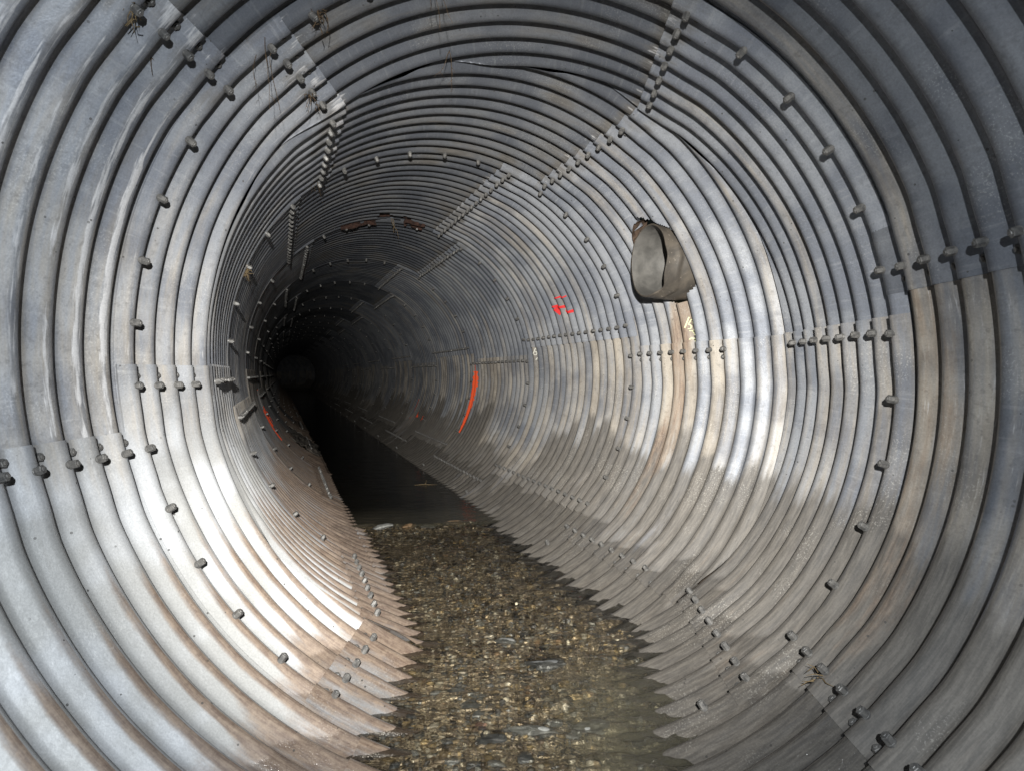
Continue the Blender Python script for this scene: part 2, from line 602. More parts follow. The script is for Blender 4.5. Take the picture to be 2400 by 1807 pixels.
def stains(X, s, th, sec, k):
    """where dust, rust, lime and flood deposits sit (masks 0..1; the material breaks their edges up)"""
    h = X[..., 2]
    ph = (s / P + PHASE) % 1.0
    deg = np.degrees(th)
    right = np.cos(th) > 0
    rib = np.floor(s / P + PHASE)
    ribn = hash3(rib.astype(np.int64), np.zeros_like(rib, dtype=np.int64), np.zeros_like(rib, dtype=np.int64), 3)
    ribm = hash3(rib.astype(np.int64), np.ones_like(rib, dtype=np.int64), np.zeros_like(rib, dtype=np.int64), 9)
    big = fbm(s * 0.9, th * 1.2, 0, 21, 3)
    mid = fbm(s * 3.0, th * 2.0, 0, 33, 3)
    mud = np.zeros_like(h) + 0.10 + 0.25 * (big - 0.5)
    rust = np.zeros_like(h)
    lime = np.zeros_like(h)
    dark = np.zeros_like(h)
    pale = np.zeros_like(h)
    wet = sstep(0.17, 0.04, h + 0.12 * (ribn - 0.5) + 0.14 * (mid - 0.5) - 0.20 * (k == 1) - 0.12 * (k == 2))
    crest_near = sstep(0.72, 0.90, ph)
    name = ('LL', 'BT', 'RL', 'RU', 'TP', 'LU')[k]
    if name == 'RL':
        mud = 0.48 + 0.40 * (ribn - 0.5) + 0.4 * (big - 0.5) + (0.18 if sec <= 0 else 0.0)
        dark = sstep(1.05, 0.60, h + 0.25 * (ribm - 0.5)) * (0.30 + 1.2 * sstep(0.35, 0.65, big)) * (0.55 + 0.6 * ribn)
        mud = mud + 0.30 * sstep(0.75, 0.35, h)
        dark = dark + 0.22 * sstep(0.55, 0.30, h) * (sec <= 1)
        if sec <= 0:
            dark = dark + 0.75 * sstep(0.42, 0.62, fbm(s * 2.2, th * 3.0, 0, 77, 3)) * sstep(0.95, 0.6, h)
            pale = pale + 0.4 * sstep(0.5, 0.65, fbm(s * 2.6, th * 2.4, 0, 79, 3)) * sstep(0.9, 0.6, h)
            rust = rust + 0.36 * (ribn > 0.5) * sstep(0.25, 0.7, ph) * sstep(0.1, 0.5, h) * (0.5 + big)
            lime = lime + 0.24 * (ribm > 0.4) * sstep(0.45, 0.6, ph) * sstep(0.98, 0.8, ph) * sstep(0.7, 1.1, h)
        low = sstep(0.62, 0.34, h + 0.15 * (ribn - 0.5))
        mud = mud + (0.62 - mud) * low
        dark = dark + (0.80 + 0.6 * (big - 0.5) - dark) * low
        rust = rust * (1 - low) + 0.14 * low
        if sec <= 0:
            dark = dark + 0.22 * sstep(1.1, 0.7, h)
        pale = pale + 0.45 * (ribm > 0.78) * (sec > 0) * sstep(0.95, 0.5, h) * sstep(0.15, 0.35, h)
        mud = np.where(ribm > 0.72, mud * 0.75, mud)
    elif name in ('RU', 'TP'):
        mud = mud + 0.30 * (ribn > 0.8) * (name == 'RU')
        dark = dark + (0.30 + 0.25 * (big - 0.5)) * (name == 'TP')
    elif name == 'LU':
        mud = 0.16 + 0.35 * (big - 0.4) + 0.18 * sstep(100, 175, np.abs(deg))
        if sec <= 1:
            lime = 0.50 * sstep(0.80, 0.87, ph) * sstep(0.97, 0.91, ph) * (0.3 + ribn) * sstep(132, 150, np.abs(deg)) * (sec <= 0)
            lime = lime + 0.30 * crest_near * (mid > 0.5)
    elif name == 'LL':
        pale = 0.18 + 0.72 * sstep(1.45, 0.75, h)
        pale = np.clip(pale, 0, 0.95) * (1.0 if sec <= 1 else 0.35)
        mud = 0.30 * sstep(0.7, 1.25, h) + 0.06 + (0.22 if sec > 1 else 0)
        rust = 0.95 * sstep(0.76, 0.90, ph) * sstep(1.0, 0.40, h + 0.3 * (mid - 0.5)) + 0.75 * sstep(0.27, 0.10, h + 0.16 * (ribn - 0.5) + 0.2 * (mid - 0.5))
        dark = 0.14 * sstep(0.45, 0.2, h) * sstep(0.45, 0.6, ph) * sstep(0.85, 0.7, ph)
    elif name == 'BT':
        lf = ~right
        rust = np.where(lf, 0.68 + 0.8 * (mid - 0.5) + 0.35 * crest_near, 0.10)
        pale = np.where(lf, 0.45, 0.0)
        mud = np.where(lf, 0.34, 0.62)
        dark = np.where(lf, 0.16, 0.80) + 0.5 * (big - 0.5)
    # damp grime and lime crust along the two roof seams
    for q in (4, 5):
        tc = seams(sec)[q][0]
        dd = np.abs(deg - tc)
        near_seam = sstep(5.5, 1.5, dd + 3.0 * (mid - 0.5))
        dark = dark + 0.42 * near_seam
        lime = lime + 0.36 * sstep(2.6, 1.2, np.abs(deg - tc - (2.2 if q == 4 else -2.6))) * sstep(0.50, 0.62, fbm(s * 14, th * 22, 0, 85, 3)) * (sec <= 3)
    # the run of rust under the side inlet
    if sec == 1:
        d = np.abs(s / P - (10.95 + 0.035 * (15 - deg)))
        run = sstep(1.15, 0.5, d) * (deg < 19) * sstep(-70, -5, deg)
        rust = np.maximum(rust, 0.62 * run * right)
        mud = np.maximum(mud, 0.9 * run * right)
    x, y, z = X[..., 0], X[..., 1], X[..., 2]
    cl = np.clip(0.5 + 1.25 * (fbm(x * 3.4, y * 3.4, z * 3.4, 61, 4, 0.6) - 0.5), 0, 1)
    g1 = sstep(0.55, 0.66, fbm(x * 5, y * 5, z * 5, 66, 3)) * (0.5 if (name == 'RL' and sec in (1, 2)) else 0.25)
    g2 = sstep(0.48, 0.58, fbm(x * 9, y * 9, z * 9, 69, 2))
    return np.stack([mud, rust, lime], -1), np.stack([dark, wet, pale], -1), np.stack([cl, g1, g2], -1)


def make_plate(T, sec, k, s0, s1, lap_lo=True):
    sm = seams(sec)
    ta, ova, ea, _ = sm[k]
    tb, ovb, eb, _ = sm[(k + 1) % 6]
    if tb < ta:
        tb += 360
    t0 = ta - (ea if ova == 'hi' else 2.4)
    t1 = tb + (eb if ovb == 'lo' else 2.4)
    near = -2 <= sec <= 2
    nper = 20 if -1 <= sec <= 1 else (14 if sec == 2 else (8 if sec <= 4 else (6 if sec <= 9 else 4)))
    if sec < -1:
        nper = 6
    dth = math.degrees(0.022 / RC) if -1 <= sec <= 1 else (1.3 if sec <= 3 else 2.2)
    if sec == 1 and k == 3:
        dth, nper = 0.45, 22
    ns = max(2, int(round((s1 - s0) / P * nper)) + 1)
    nt_ = int((t1 - t0) / dth) + 2
    s = np.linspace(s0, s1, ns)[:, None] + np.zeros((1, nt_))
    th = np.radians(np.linspace(t0, t1, nt_))[None, :] + np.zeros((ns, 1))
    deg = np.degrees(th)
    off = np.zeros_like(s)
    if ova == 'hi':
        off -= 0.0085 * sstep(ta + 9.5, ta + 3.2, deg)
    if ovb == 'lo':
        off -= 0.0085 * sstep(tb - 9.5, tb - 3.2, deg)
    if lap_lo:
        off -= 0.005 * sstep(s0 + 1.4 * P, s0 + 0.7 * P, s)
    X, sc = surf(T, s, th, off)
    sa, sb, sc_ = stains(X, sc, th, sec, k)
    V = [X.reshape(-1, 3)]
    UV = [np.stack([sc, th * RC], -1).reshape(-1, 2)]
    SA, SB, SD = [sa.reshape(-1, 3)], [sb.reshape(-1, 3)], [sc_.reshape(-1, 3)]
    F = grid_faces(ns, nt_)
    # drop cells collapsed at a mitre, and the opening for the side inlet
    span = np.abs(sc.reshape(-1)[F].max(1) - sc.reshape(-1)[F].min(1))
    keep = span > 1e-6
    if sec == 1 and k == 3:
        Xl = to_local(V[0])
        jag = 0.022 + 0.026 * (vnoise(Xl[:, 0] * 22, Xl[:, 1] * 22, Xl[:, 2] * 22, 4) - 0.4)
        ins = in_inlet(Xl, jag)
        keep &= ~ins[F].any(1)
    if sec == 2 and k == 4:     # rusted-through strip by the crown
        sp, dg = sc.reshape(-1) / P, deg.reshape(-1)
        nz = fbm(sp * 1.3, dg * 0.35, 0, 17, 3)
        hole = (np.abs(sp - 30.55) < 0.65 + 1.4 * (nz - 0.5)) & (dg > 84.5) & (dg < 99.5)
        hole |= (np.abs(sp - 31.6) < 0.45 + 1.3 * (nz - 0.5)) & (dg > 82) & (dg < 107)
        keep &= ~hole[F].all(1)
    F = F[keep]
    base = len(V[0])
    F = [F]
    Xn, _ = surf(T, s, th, off + 0.0065)
    for ie, sl in enumerate(((0, slice(None)), (-1, slice(None)), (slice(None), 0), (slice(None), -1))):
        if (ie == 0 and T.lo is not None and sec in (1, 24)) or (ie == 1 and T.hi is not None and sec in (1, 23)):
            continue
        e0, e1 = X[sl], Xn[sl]
        n = len(e0)
        V += [e0, e1]
        for _ in range(2):
            UV.append(np.stack([sc[sl], th[sl] * RC], -1))
            SA.append(sa[sl])
            SB.append(sb[sl])
            SD.append(sc_[sl])
        i = np.arange(n - 1)
        F.append(np.stack([base + i, base + i + 1, base + n + i + 1, base + n + i], -1))
        base += 2 * n
    V, UV = np.concatenate(V), np.concatenate(UV)
    F = np.concatenate(F)
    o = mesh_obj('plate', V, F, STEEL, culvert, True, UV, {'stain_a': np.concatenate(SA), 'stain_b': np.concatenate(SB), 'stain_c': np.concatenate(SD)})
    o['tone'] = float(0.94 + 0.16 * hash3(sec + 40, k, 2, 5)) * {0: 0.84, 1: 1.0, 2: 0.62 if sec <= 0 else 0.95, 3: 0.60 if sec <= 0 else 1.06, 4: 0.56, 5: 0.90}[k]  # plate grey, with weaker light on roof and near right put into the colour
    return o


PLATES = {}
for sec in range(-4, 27):
    a, b = (sec - 1) * 16 * P, sec * 16 * P
    for k in range(6):
        # sections are joined by a half-corrugation lap; section 1 is cut by the mitre of the bend
        if sec <= 0:
            runs = [(T1, a - 0.45 * P, b + 0.3 * P)]
        elif sec == 1:
            runs = [(T1, a - 0.45 * P, a + 9 * P), (T2, a + 3 * P, b + 0.3 * P)]
        elif sec <= 23:
            runs = [(T2, a - 0.45 * P, b + (0.3 * P if sec < 23 else 4 * P))]
        else:
            runs = [(T3, a - (0.45 * P if sec > 24 else 4 * P), b + 0.3 * P)]
        for j, (T, x0, x1) in enumerate(runs):
            PLATES[(sec, k, j)] = make_plate(T, sec, k, x0, x1, lap_lo=(j == 0))

# ------------------------------------------------------------------ earth packed round the pipe
def shell(T, s0, s1, n, r_off, hole=False):
    s = np.linspace(s0, s1, n)[:, None] + np.zeros((1, 73))
    th = np.linspace(-math.pi, math.pi, 73)[None, :] + np.zeros((n, 1))
    r = ring_r(th) + r_off + 0.05 * fbm(s * 3, np.cos(th) * 4, np.sin(th) * 4, 12, 3)
    sc = T.clamp(s, th, r)
    X = T.centre(sc) + T.radial(th) * r[..., None]
    F = grid_faces(n, 73)
    if hole:
        F = F[~in_inlet(X.reshape(-1, 3), 0.10)[F].any(1)]
    return world(X).reshape(-1, 3), F


VV, FF, b0 = [], [], 0
for T, x0, x1, n, hl in ((T1, -4 * 16 * P, 9 * P, 90, False), (T2, 3 * P, 16 * P * 23 + 6 * P, 500, True), (T3, 16 * P * 23 - 6 * P, 16 * P * 26, 60, False)):
    v, f = shell(T, x0, x1, n, 0.075, hl)
    VV.append(v)
    FF.append(f + b0)
    b0 += len(v)
tag(mesh_obj('earth', np.concatenate(VV), np.concatenate(FF), EARTH), 'dark earth packed behind the steel plates', kind='structure')

# ------------------------------------------------------------------ bolts
def bolt_mesh(kind):
    """washer, long hexagon nut and the bolt end, axis +z"""
    V, F = [], []

    def ring(n, r, z, ph=0.0):
        b = len(V)
        for i in range(n):
            a = 2 * math.pi * i / n + ph
            V.append((r * math.cos(a), r * math.sin(a), z))
        return list(range(b, b + n))

    def skin(a, b):
        n = len(a)
        for i in range(n):
            F.append((a[i], a[(i + 1) % n], b[(i + 1) % n], b[i]))

    h = 0.025 if kind == 'crest' else 0.018
    w0, w1, w2 = ring(12, 0.0166, -0.014), ring(12, 0.0166, 0.0), ring(12, 0.0150, 0.0015)
    skin(w0, w1)
    skin(w1, w2)
    F.append(tuple(w2))
    n0, n1, n2 = ring(6, 0.0152, -0.006), ring(6, 0.0152, h - 0.002), ring(6, 0.0132, h)
    skin(n0, n1)
    skin(n1, n2)
    F.append(tuple(n2))
    b0, b1, b2 = ring(8, 0.0088, h - 0.002), ring(8, 0.0088, h + 0.003), ring(8, 0.0076, h + 0.0045)
    skin(b0, b1)
    skin(b1, b2)
    F.append(tuple(b2))
    me = bpy.data.meshes.new('bolt')
    me.from_pydata(V, [], F)
    me.materials.append(BOLT)
    me.update()
    return me


BOLTS = {'crest': bolt_mesh('crest'), 'valley': bolt_mesh('valley')}


def bolt_frame(T, s, deg, kind):
    th = math.radians(deg)
    X, _ = surf(T, s, th, -0.008, clamp=False)
    z = -(RW @ T.radial(th))
    z = unit(z + 0.06 * RNG.normal(size=3))
    x = unit(np.cross(z, RW @ T.a))
    y = np.cross(z, x)
    r = RNG.uniform(0, math.pi)
    M4 = np.eye(4)
    M4[:3, 0] = x * math.cos(r) + y * math.sin(r)
    M4[:3, 1] = -x * math.sin(r) + y * math.cos(r)
    M4[:3, 2] = z
    M4[:3, 3] = X + z * RNG.uniform(-0.001, 0.003)
    return M4


def run_of(sec, s, deg):
    """which run of pipe a station belongs to (None if cut away by the mitre)"""
    th = math.radians(deg)
    r = ring_r(th) + AMP
    if sec <= 0:
        return T1, 0
    if sec == 1:
        m1 = float(T1.clamp(np.array(99.0), np.array(th), np.array(r)))
        m2 = float(T2.clamp(np.array(-99.0), np.array(th), np.array(r)))
        if s < m1 - 0.25 * P:
            return T1, 0
        if s > m2 + 0.25 * P:
            return T2, 1
        return None, None
    return (T2, 0) if sec <= 12 else (T3, 0)


def plate_of(sec, deg):
    sm = seams(sec)
    for k in range(6):
        a, b = sm[k][0], sm[(k + 1) % 6][0]
        if b < a:
            b += 360
        for d in (deg, deg + 360, deg - 360):
            if a <= d < b:
                return k
    return 0


todo = []
for sec in range(-1, 13):
    for k, (tc, ov, ed, vdir) in enumerate(seams(sec)):
        for j in range(17):
            s = ((sec - 1) * 16 + j - 0.09) * P
            tc_ = tc + (0.7 if (sec == 1 and k == 4 and s > 6 * P) else 0)
            for kind, ds, dt in (('crest', 0.0, 0.0), ('valley', 0.5, -1.7 if ov == 'hi' else (-1.9))):
                if kind == 'valley' and j == 16:
                    continue
                if kind == 'crest' and j in (0, 16):
                    continue
                todo.append((sec, k, s + ds * P, tc_ + dt, kind))
    for t in JOINT_TH:
        todo.append((sec, plate_of(sec, t), (sec * 16 - 0.09) * P, t, 'crest'))
cand = []
for sec, k, s, deg, kind in todo:
    T, run = run_of(sec, s, deg)
    if T is None:
        continue
    if sec == 1 and run == 1 and in_inlet(to_local(surf(T, s, math.radians(deg))[0])[None, :], 0.05)[0]:
        continue
    M4 = bolt_frame(T, s, deg, kind)
    p = M4[:3, 3]
    if p[2] < 0.01:
        continue
    L = to_local(p)
    if L[1] < 1.0:
        continue
    px, py = 1200 + 1629.5 * L[0] / L[1], 903.5 - 1629.5 * L[2] / L[1]
    vis = -30 < px < 2430 and -30 < py < 1840
    cand.append((0.05 / L[1] * (0.72 if kind == 'valley' else 1) if vis else 0.0, sec, k, run, kind, M4))
cand.sort(key=lambda c: -c[0])
rest = {}
for n, (sz, sec, k, run, kind, M4) in enumerate(cand):
    if sz <= 0:
        continue
    pl = PLATES.get((sec, k, run)) or PLATES[(sec, k, 0)]
    if n < 300:
        o = bpy.data.objects.new('bolt', BOLTS[kind])
        COL.objects.link(o)
        o.parent = pl
        o.matrix_local = Matrix(M4.tolist())
    else:
        rest.setdefault((sec, k, run), (pl, []))[1].append((kind, M4))
BD = {}
for kd, me in BOLTS.items():
    BD[kd] = (np.array([v.co[:] for v in me.vertices]), [tuple(p.vertices) for p in me.polygons])
for key, (pl, lst) in rest.items():
    V, F, b0 = [], [], 0
    for kind, M4 in lst:
        v, f = BD[kind]
        V.append(v @ M4[:3, :3].T + M4[:3, 3])
        F += [tuple(i + b0 for i in q) for q in f]
        b0 += len(v)
    tag(mesh_obj('distant_bolts', np.concatenate(V), F, BOLT, pl, smooth=False), kind='stuff')

# ------------------------------------------------------------------ spray paint and chalk marks
def ribbon(name, strokes, mat, T, label, parent=culvert, off=-0.0075):
    """painted strokes that follow the corrugated surface; stroke = (points (s/p, deg), width in m)"""
    V, F, b0 = [], [], 0
    for pts, w in strokes:
        q = np.array([(a * P, math.radians(b)) for a, b in pts])
        m_ = np.stack([q[:, 0], q[:, 1] * RC], -1)
        seg = np.linalg.norm(np.diff(m_, axis=0), axis=1)
        cum = np.r_[0, np.cumsum(seg)]
        n = max(3, int(cum[-1] / 0.006) + 1)
        t = np.linspace(0, cum[-1], n)
        x, y = np.interp(t, cum, m_[:, 0]), np.interp(t, cum, m_[:, 1])
        d = np.stack([np.gradient(x), np.gradient(y)], -1)
        d /= np.linalg.norm(d, axis=1)[:, None] + 1e-9
        nr = np.stack([-d[:, 1], d[:, 0]], -1)
        nw = max(3, int(max(np.atleast_1d(w)) / 0.007) + 2)
        ww = np.interp(t / cum[-1], np.linspace(0, 1, len(np.atleast_1d(w))), np.atleast_1d(w))
        ww = ww * (0.88 + 0.24 * vnoise(t * 40, np.zeros(n), 0, len(V) + 3))
        c = np.linspace(-0.5, 0.5, nw)
        gs = x[:, None] + nr[:, 0:1] * c * ww[:, None]
        gt = y[:, None] + nr[:, 1:2] * c * ww[:, None]
        X, _ = surf(T, gs, gt / RC, off, clamp=False)
        V.append(X.reshape(-1, 3))
        F.append(grid_faces(n, nw, b0))
        b0 += n * nw
    o = mesh_obj(name, np.concatenate(V), np.concatenate(F), mat, parent)
    o['label'] = label
    return o


ribbon('paint_stripe', [([(47.15, 3.4), (47.2, -4), (47.3, -12), (47.35, -20), (47.4, -27), (47.35, -34.5)], (0.15, 0.18, 0.18, 0.16, 0.14, 0.10))], ORANGE, T2,
       'bright orange painted stripe down the right wall')
ribbon('paint_arrow', [([(23.95, 27.3), (23.55, 26.95), (22.6, 26.7)], (0.015, 0.016, 0.010)),
                       ([(24.9, 24.4), (24.6, 23.9), (23.86, 23.6), (23.5, 23.0)], (0.018, 0.032, 0.026, 0.024)),
                       ([(23.6, 21.35), (22.55, 20.95)], 0.026),
                       ([(24.68, 23.5), (24.62, 22.3), (24.62, 20.5)], (0.06, 0.045, 0.01))], RED, T2, 'red painted arrow mark on the right wall')
ribbon('chalk_mark', [([(10.55, 13.03), (10.75, 10.44)], 0.008),
                      ([(9.9, 11.39), (10.5, 12.29), (10.62, 11.14), (10.56, 11.0), (10.53, 10.5), (10.56, 10.0), (10.66, 10.1)], 0.007),
                      ([(10.62, 9.55), (10.52, 9.37), (9.9, 9.64)], 0.007), ([(10.51, 9.36), (10.45, 8.5)], 0.007),
                      ([(9.97, 8.43), (9.88, 8.38)], 0.011),
                      ([(10.66, 7.23), (10.56, 7.71), (10.55, 7.3), (9.94, 7.5), (10.48, 6.71)], 0.007)], CHALK, T2,
       'pale yellow chalk writing below the side inlet')
ribbon('chalk_mark', [([(30.61, 9.12), (30.79, 6.8)], 0.009), ([(29.9, 8.42), (30.66, 7.61), (30.55, 7.07), (30.6, 6.44), (30.68, 6.2), (30.76, 6.61)], 0.008),
                      ([(30.68, 4.09), (30.6, 4.94), (29.91, 4.05)], 0.008)], CHALKW, T2, 'white chalk number near the middle of the right wall')
ribbon('paint_stripe', [([(47.9, -170), (47.9, -160), (47.8, -150), (47.7, -141)], (0.05, 0.11, 0.13, 0.05))], ORANGE_DULL, T2, 'worn orange painted stripe low on the left wall')
ribbon('paint_smear', [([(49.5, -161), (50.2, -155), (49.7, -149)], (0.05, 0.16, 0.06))], ORANGE_DULL, T2, 'orange paint smear beside the worn stripe')
ribbon('paint_smear', [([(52.5, -157), (53.4, -151)], (0.05, 0.12))], ORANGE_DULL, T2, 'faint orange paint smear past the worn stripe')
ribbon('paint_stripe', [([(72.9, -20.5), (73.2, -27), (73.6, -36)], (0.04, 0.09, 0.03))], ORANGE_DULL, T2, 'thin orange stripe far along the right wall')
ribbon('paint_smear', [([(70.2, -30), (70.0, -34)], (0.07, 0.15))], ORANGE_DULL, T2, 'orange paint blot beside the far thin stripe')
ribbon('paint_smear', [([(66.6, -31), (66.0, -35)], (0.05, 0.13))], ORANGE_DULL, T2, 'orange paint blot nearest the viewer by the far thin stripe')

# ------------------------------------------------------------------ side inlet pipe
inlet = bpy.data.objects.new('inlet_pipe', None)
COL.objects.link(inlet)
tag(inlet, 'short brown inlet pipe poking through a ragged hole in the right wall', 'pipe')


def inlet_pts(u, r, ang):
    u, r, ang = np.broadcast_arrays(u, r, ang)
    return world(T2.local(INLET_S + r * np.cos(ang), u, INLET_V + r * np.sin(ang)))


na = 96
ang = np.linspace(0, 2 * math.pi, na + 1)
lip = INLET_U + 0.012 * (vnoise(np.cos(ang) * 3, np.sin(ang) * 3, 0, 2) - 0.5) + 0.03 * np.exp(-((np.mod(ang, 2 * math.pi) - 4.1) / 0.25) ** 2)
prof_o = [(0.0, 0.245), (0.012, 0.2465), (0.07, 0.247), (0.078, 0.252), (0.10, 0.2535), (0.108, 0.250), (0.125, 0.250), (0.135, 0.256), (0.20, 0.257), (0.32, 0.257), (0.9, 0.257), (1.7, 0.257)]
u = np.array([lip + a for a, _ in prof_o])
r = np.array([np.full(na + 1, b) for _, b in prof_o])
mesh_obj('outer_wall', inlet_pts(u, r, ang[None, :]).reshape(-1, 3), grid_faces(len(prof_o), na + 1), PIPE, inlet)
prof_i = [(0.001, 0.2352), (0.004, 0.2342), (0.05, 0.233), (0.3, 0.233), (0.305, 0.228), (0.6, 0.228), (1.7, 0.228)]
mesh_obj('rim', inlet_pts(np.array([lip + 0.001, lip, lip, lip + 0.001]), np.array([0.2455, 0.2440, 0.2365, 0.2350])[:, None] + np.zeros(na + 1), ang[None, :]).reshape(-1, 3), grid_faces(4, na + 1), PIPE, inlet, smooth=False)
u = np.array([lip + a for a, _ in prof_i])
r = np.array([np.full(na + 1, b) for _, b in prof_i])
mesh_obj('inner_wall', inlet_pts(u, r, ang[None, :]).reshape(-1, 3), grid_faces(len(prof_i), na + 1), PIPE_IN, inlet)
rr = np.linspace(0.001, 0.227, 6)
mesh_obj('silt_plug', inlet_pts(INLET_U + 1.3 + 0.1 * vnoise(rr[:, None] * 9, ang[None, :], 0, 4), rr[:, None], ang[None, :]).reshape(-1, 3), grid_faces(6, na + 1), EARTH, inlet)
# rusty packing in the gap between the pipe and the cut edge of the plate
V, F, b0 = [], [], 0
a2 = np.radians(np.linspace(8, 88, 60))
uu = np.linspace(-0.085, 0.04, 12)
wall_u = np.sqrt(np.maximum(1.54 ** 2 - (INLET_V + 0.27 * np.sin(a2)) ** 2, 0.2))
rad_ = 0.252 + 0.055 * np.linspace(0, 1, 12)[:, None] + 0.018 * (fbm(uu[:, None] * 22, a2[None, :] * 9, 0, 6, 3) - 0.3)
X = inlet_pts(wall_u[None, :] + uu[:, None] + 0.01, rad_, a2[None, :])
mesh_obj('packing', X.reshape(-1, 3), grid_faces(12, 60), PACK, inlet)

# ------------------------------------------------------------------ rusted edge of the hole at the crown
def ragged(name, s0, s1, d0, d1, off, seed, sag, label):
    n, m_ = 26, 60
    s = np.linspace(s0, s1, n)[:, None] + np.zeros((1, m_))
    d = np.linspace(d0, d1, m_)[None, :] + np.zeros((n, 1))
    o = off - sag * fbm(s * 1.5, d * 0.3, 0, seed, 3)
    X, _ = surf(T2, s * P, np.radians(d), o, clamp=False)
    F = grid_faces(n, m_)
    nz = fbm(s * 1.4, d * 0.5, 0, seed + 9, 3).reshape(-1)
    edge = np.minimum(np.minimum(s - s0, s1 - s), np.minimum(d - d0, d1 - d) * 0.25).reshape(-1)
    keep = (nz[F].mean(1) + np.clip(edge[F].mean(1), 0, 0.25)) > 0.52
    ob = mesh_obj(name, X.reshape(-1, 3), F[keep], RUST, culvert)
    ob['label'] = label
    return ob


ragged('rust_flake', 29.6, 32.2, 82, 108, 0.035, 3, 0.02, 'rusted-through strip of crown plate')
ragged('rust_flake', 31.2, 32.6, 98, 112, -0.005, 8, 0.05, 'peeling rust scale beside the crown hole')
ragged('rust_flake', 30.6, 32.0, 80, 88, -0.004, 15, 0.05, 'pale rust scale at the end of the crown hole')

# ------------------------------------------------------------------ stream: bed, water, gravel and stones
WEIR = 6.28


def path(t):
    """centre line of the pipe in plan (world x, y and lateral direction) by y-like station t along the axis"""
    pts = [world(T1.centre(x)) for x in np.linspace(-4 * 16 * P, L1 - 0.02, 40)] + [world(T2.centre(x)) for x in np.linspace(16 * P * 0.4, 16 * P * 23, 200)] + [world(T3.centre(x)) for x in np.linspace(16 * P * 23.1, 16 * P * 26, 30)]
    pts = np.array(pts)[:, :2]
    cum = np.r_[0, np.cumsum(np.linalg.norm(np.diff(pts, axis=0), axis=1))]
    return pts, cum


PTS, CUM = path(0)


def along(t):
    x, y = np.interp(t, CUM, PTS[:, 0]), np.interp(t, CUM, PTS[:, 1])
    e = 0.25
    dx = np.interp(t + e, CUM, PTS[:, 0]) - np.interp(t - e, CUM, PTS[:, 0])
    dy = np.interp(t + e, CUM, PTS[:, 1]) - np.interp(t - e, CUM, PTS[:, 1])
    n = np.hypot(dx, dy)
    return x, y, dy / n, -dx / n      # lateral = to the right


def lateral_of(x, y):
    """signed offset from the centre line (right positive)"""
    x, y = np.asarray(x, float), np.asarray(y, float)
    best = np.full(x.shape, 1e9)
    out = np.zeros(x.shape)
    for i in range(len(PTS) - 1):
        a, b = PTS[i], PTS[i + 1]
        d = b - a
        L = d @ d
        t = np.clip(((x - a[0]) * d[0] + (y - a[1]) * d[1]) / L, 0, 1)
        ex, ey = x - a[0] - t * d[0], y - a[1] - t * d[1]
        dist = np.hypot(ex, ey)
        sg = np.sign(ex * d[1] - ey * d[0])
        c = dist < best
        best = np.where(c, dist, best)
        out = np.where(c, dist * sg, out)
    return out


def bed_z(x, y, lat):
    base = -0.045 - 0.008 * sstep(-0.1, 0.45, lat) + 0.018 * sstep(-0.25, -0.6, lat)
    base = base - 0.16 * sstep(WEIR, WEIR + 0.9, y) + 0.024 * np.exp(-((y - WEIR) / 0.16) ** 2)
    return base + 0.022 * (fbm(x * 5, y * 5, 0, 40, 4) - 0.5) + 0.010 * (fbm(x * 24, y * 24, 0, 44, 2) - 0.5)


def stream_grid(t, lat):
    x, y, lx, ly = along(t)
    X = x[:, None] + lx[:, None] * lat[None, :]
    Y = y[:, None] + ly[:, None] * lat[None, :]
    return X, Y


t_off = float(np.interp(0.0, PTS[:, 1], CUM))      # station where y = 0
t_w = t_off + WEIR
tt = np.concatenate([np.arange(0.05, t_off + 1.6, 0.10), np.arange(t_off + 1.6, t_off + 7.4, 0.008), np.arange(t_off + 7.4, t_off + 14, 0.03), np.arange(t_off + 14, CUM[-1] - 0.1, 0.15)])
la = np.linspace(-0.83, 0.83, 200)
X, Y = stream_grid(tt, la)
LAT = np.broadcast_to(la[None, :], X.shape)
wl = WEIR + 0.16 * (fbm(X * 3.2, X * 0.0, 0, 95, 3) - 0.5) + 0.10 * sstep(0.1, 0.6, LAT)
rif = sstep(0.05, -0.06, Y - wl)
big = fbm(X * 8, Y * 11, 0, 50, 2) - 0.5
sm_ = fbm(X * 22, Y * 34, 0, 54, 2) - 0.5
ridge = (1 - np.abs(2 * fbm(X * 11, Y * 24, 0, 57, 2) - 1)) ** 3 - 0.5
act = rif * (0.40 + 0.60 * sstep(-0.35, 0.15, LAT + 0.35 * (fbm(X * 2, Y * 2, 0, 60, 2) - 0.5)) + 0.3 * sstep(3.2, 4.2, Y))
Z = act * (0.030 * big + 0.009 * sm_ + 0.011 * ridge) + (1 - rif) * (0.020 + 0.0045 * (fbm(X * 5, Y * 9, 0, 70, 2) - 0.5))
Z += 0.016 * np.exp(-((Y - wl + 0.05) / 0.045) ** 2) * (fbm(X * 20, Y * 20, 0, 71, 3) - 0.2)
Z -= 0.006 * rif
murk = np.clip(0.0 + 0.45 * sstep(0.05, 0.5, LAT) * sstep(3.6, 2.7, Y) * (0.4 + 0.9 * fbm(X * 3, Y * 3, 0, 72, 3)) + (1 - rif) * (0.45 + 0.5 * sstep(0.0, 0.9, Y - wl)), 0, 1)
calm = 1 - rif * (0.35 + 0.65 * np.clip(act, 0, 1))
calm = np.where(Y > 9.2, np.maximum(0.25, calm - 0.5 * sstep(9.2, 10.5, Y)), calm)
W3 = lambda a: np.repeat(a.reshape(-1, 1), 3, 1)
tag(mesh_obj('water', np.stack([X, Y, Z], -1).reshape(-1, 3), grid_faces(*X.shape), WATER, attrs={'murk': W3(murk), 'calm': W3(calm)}),
    'shallow clear stream running through the culvert', kind='structure')

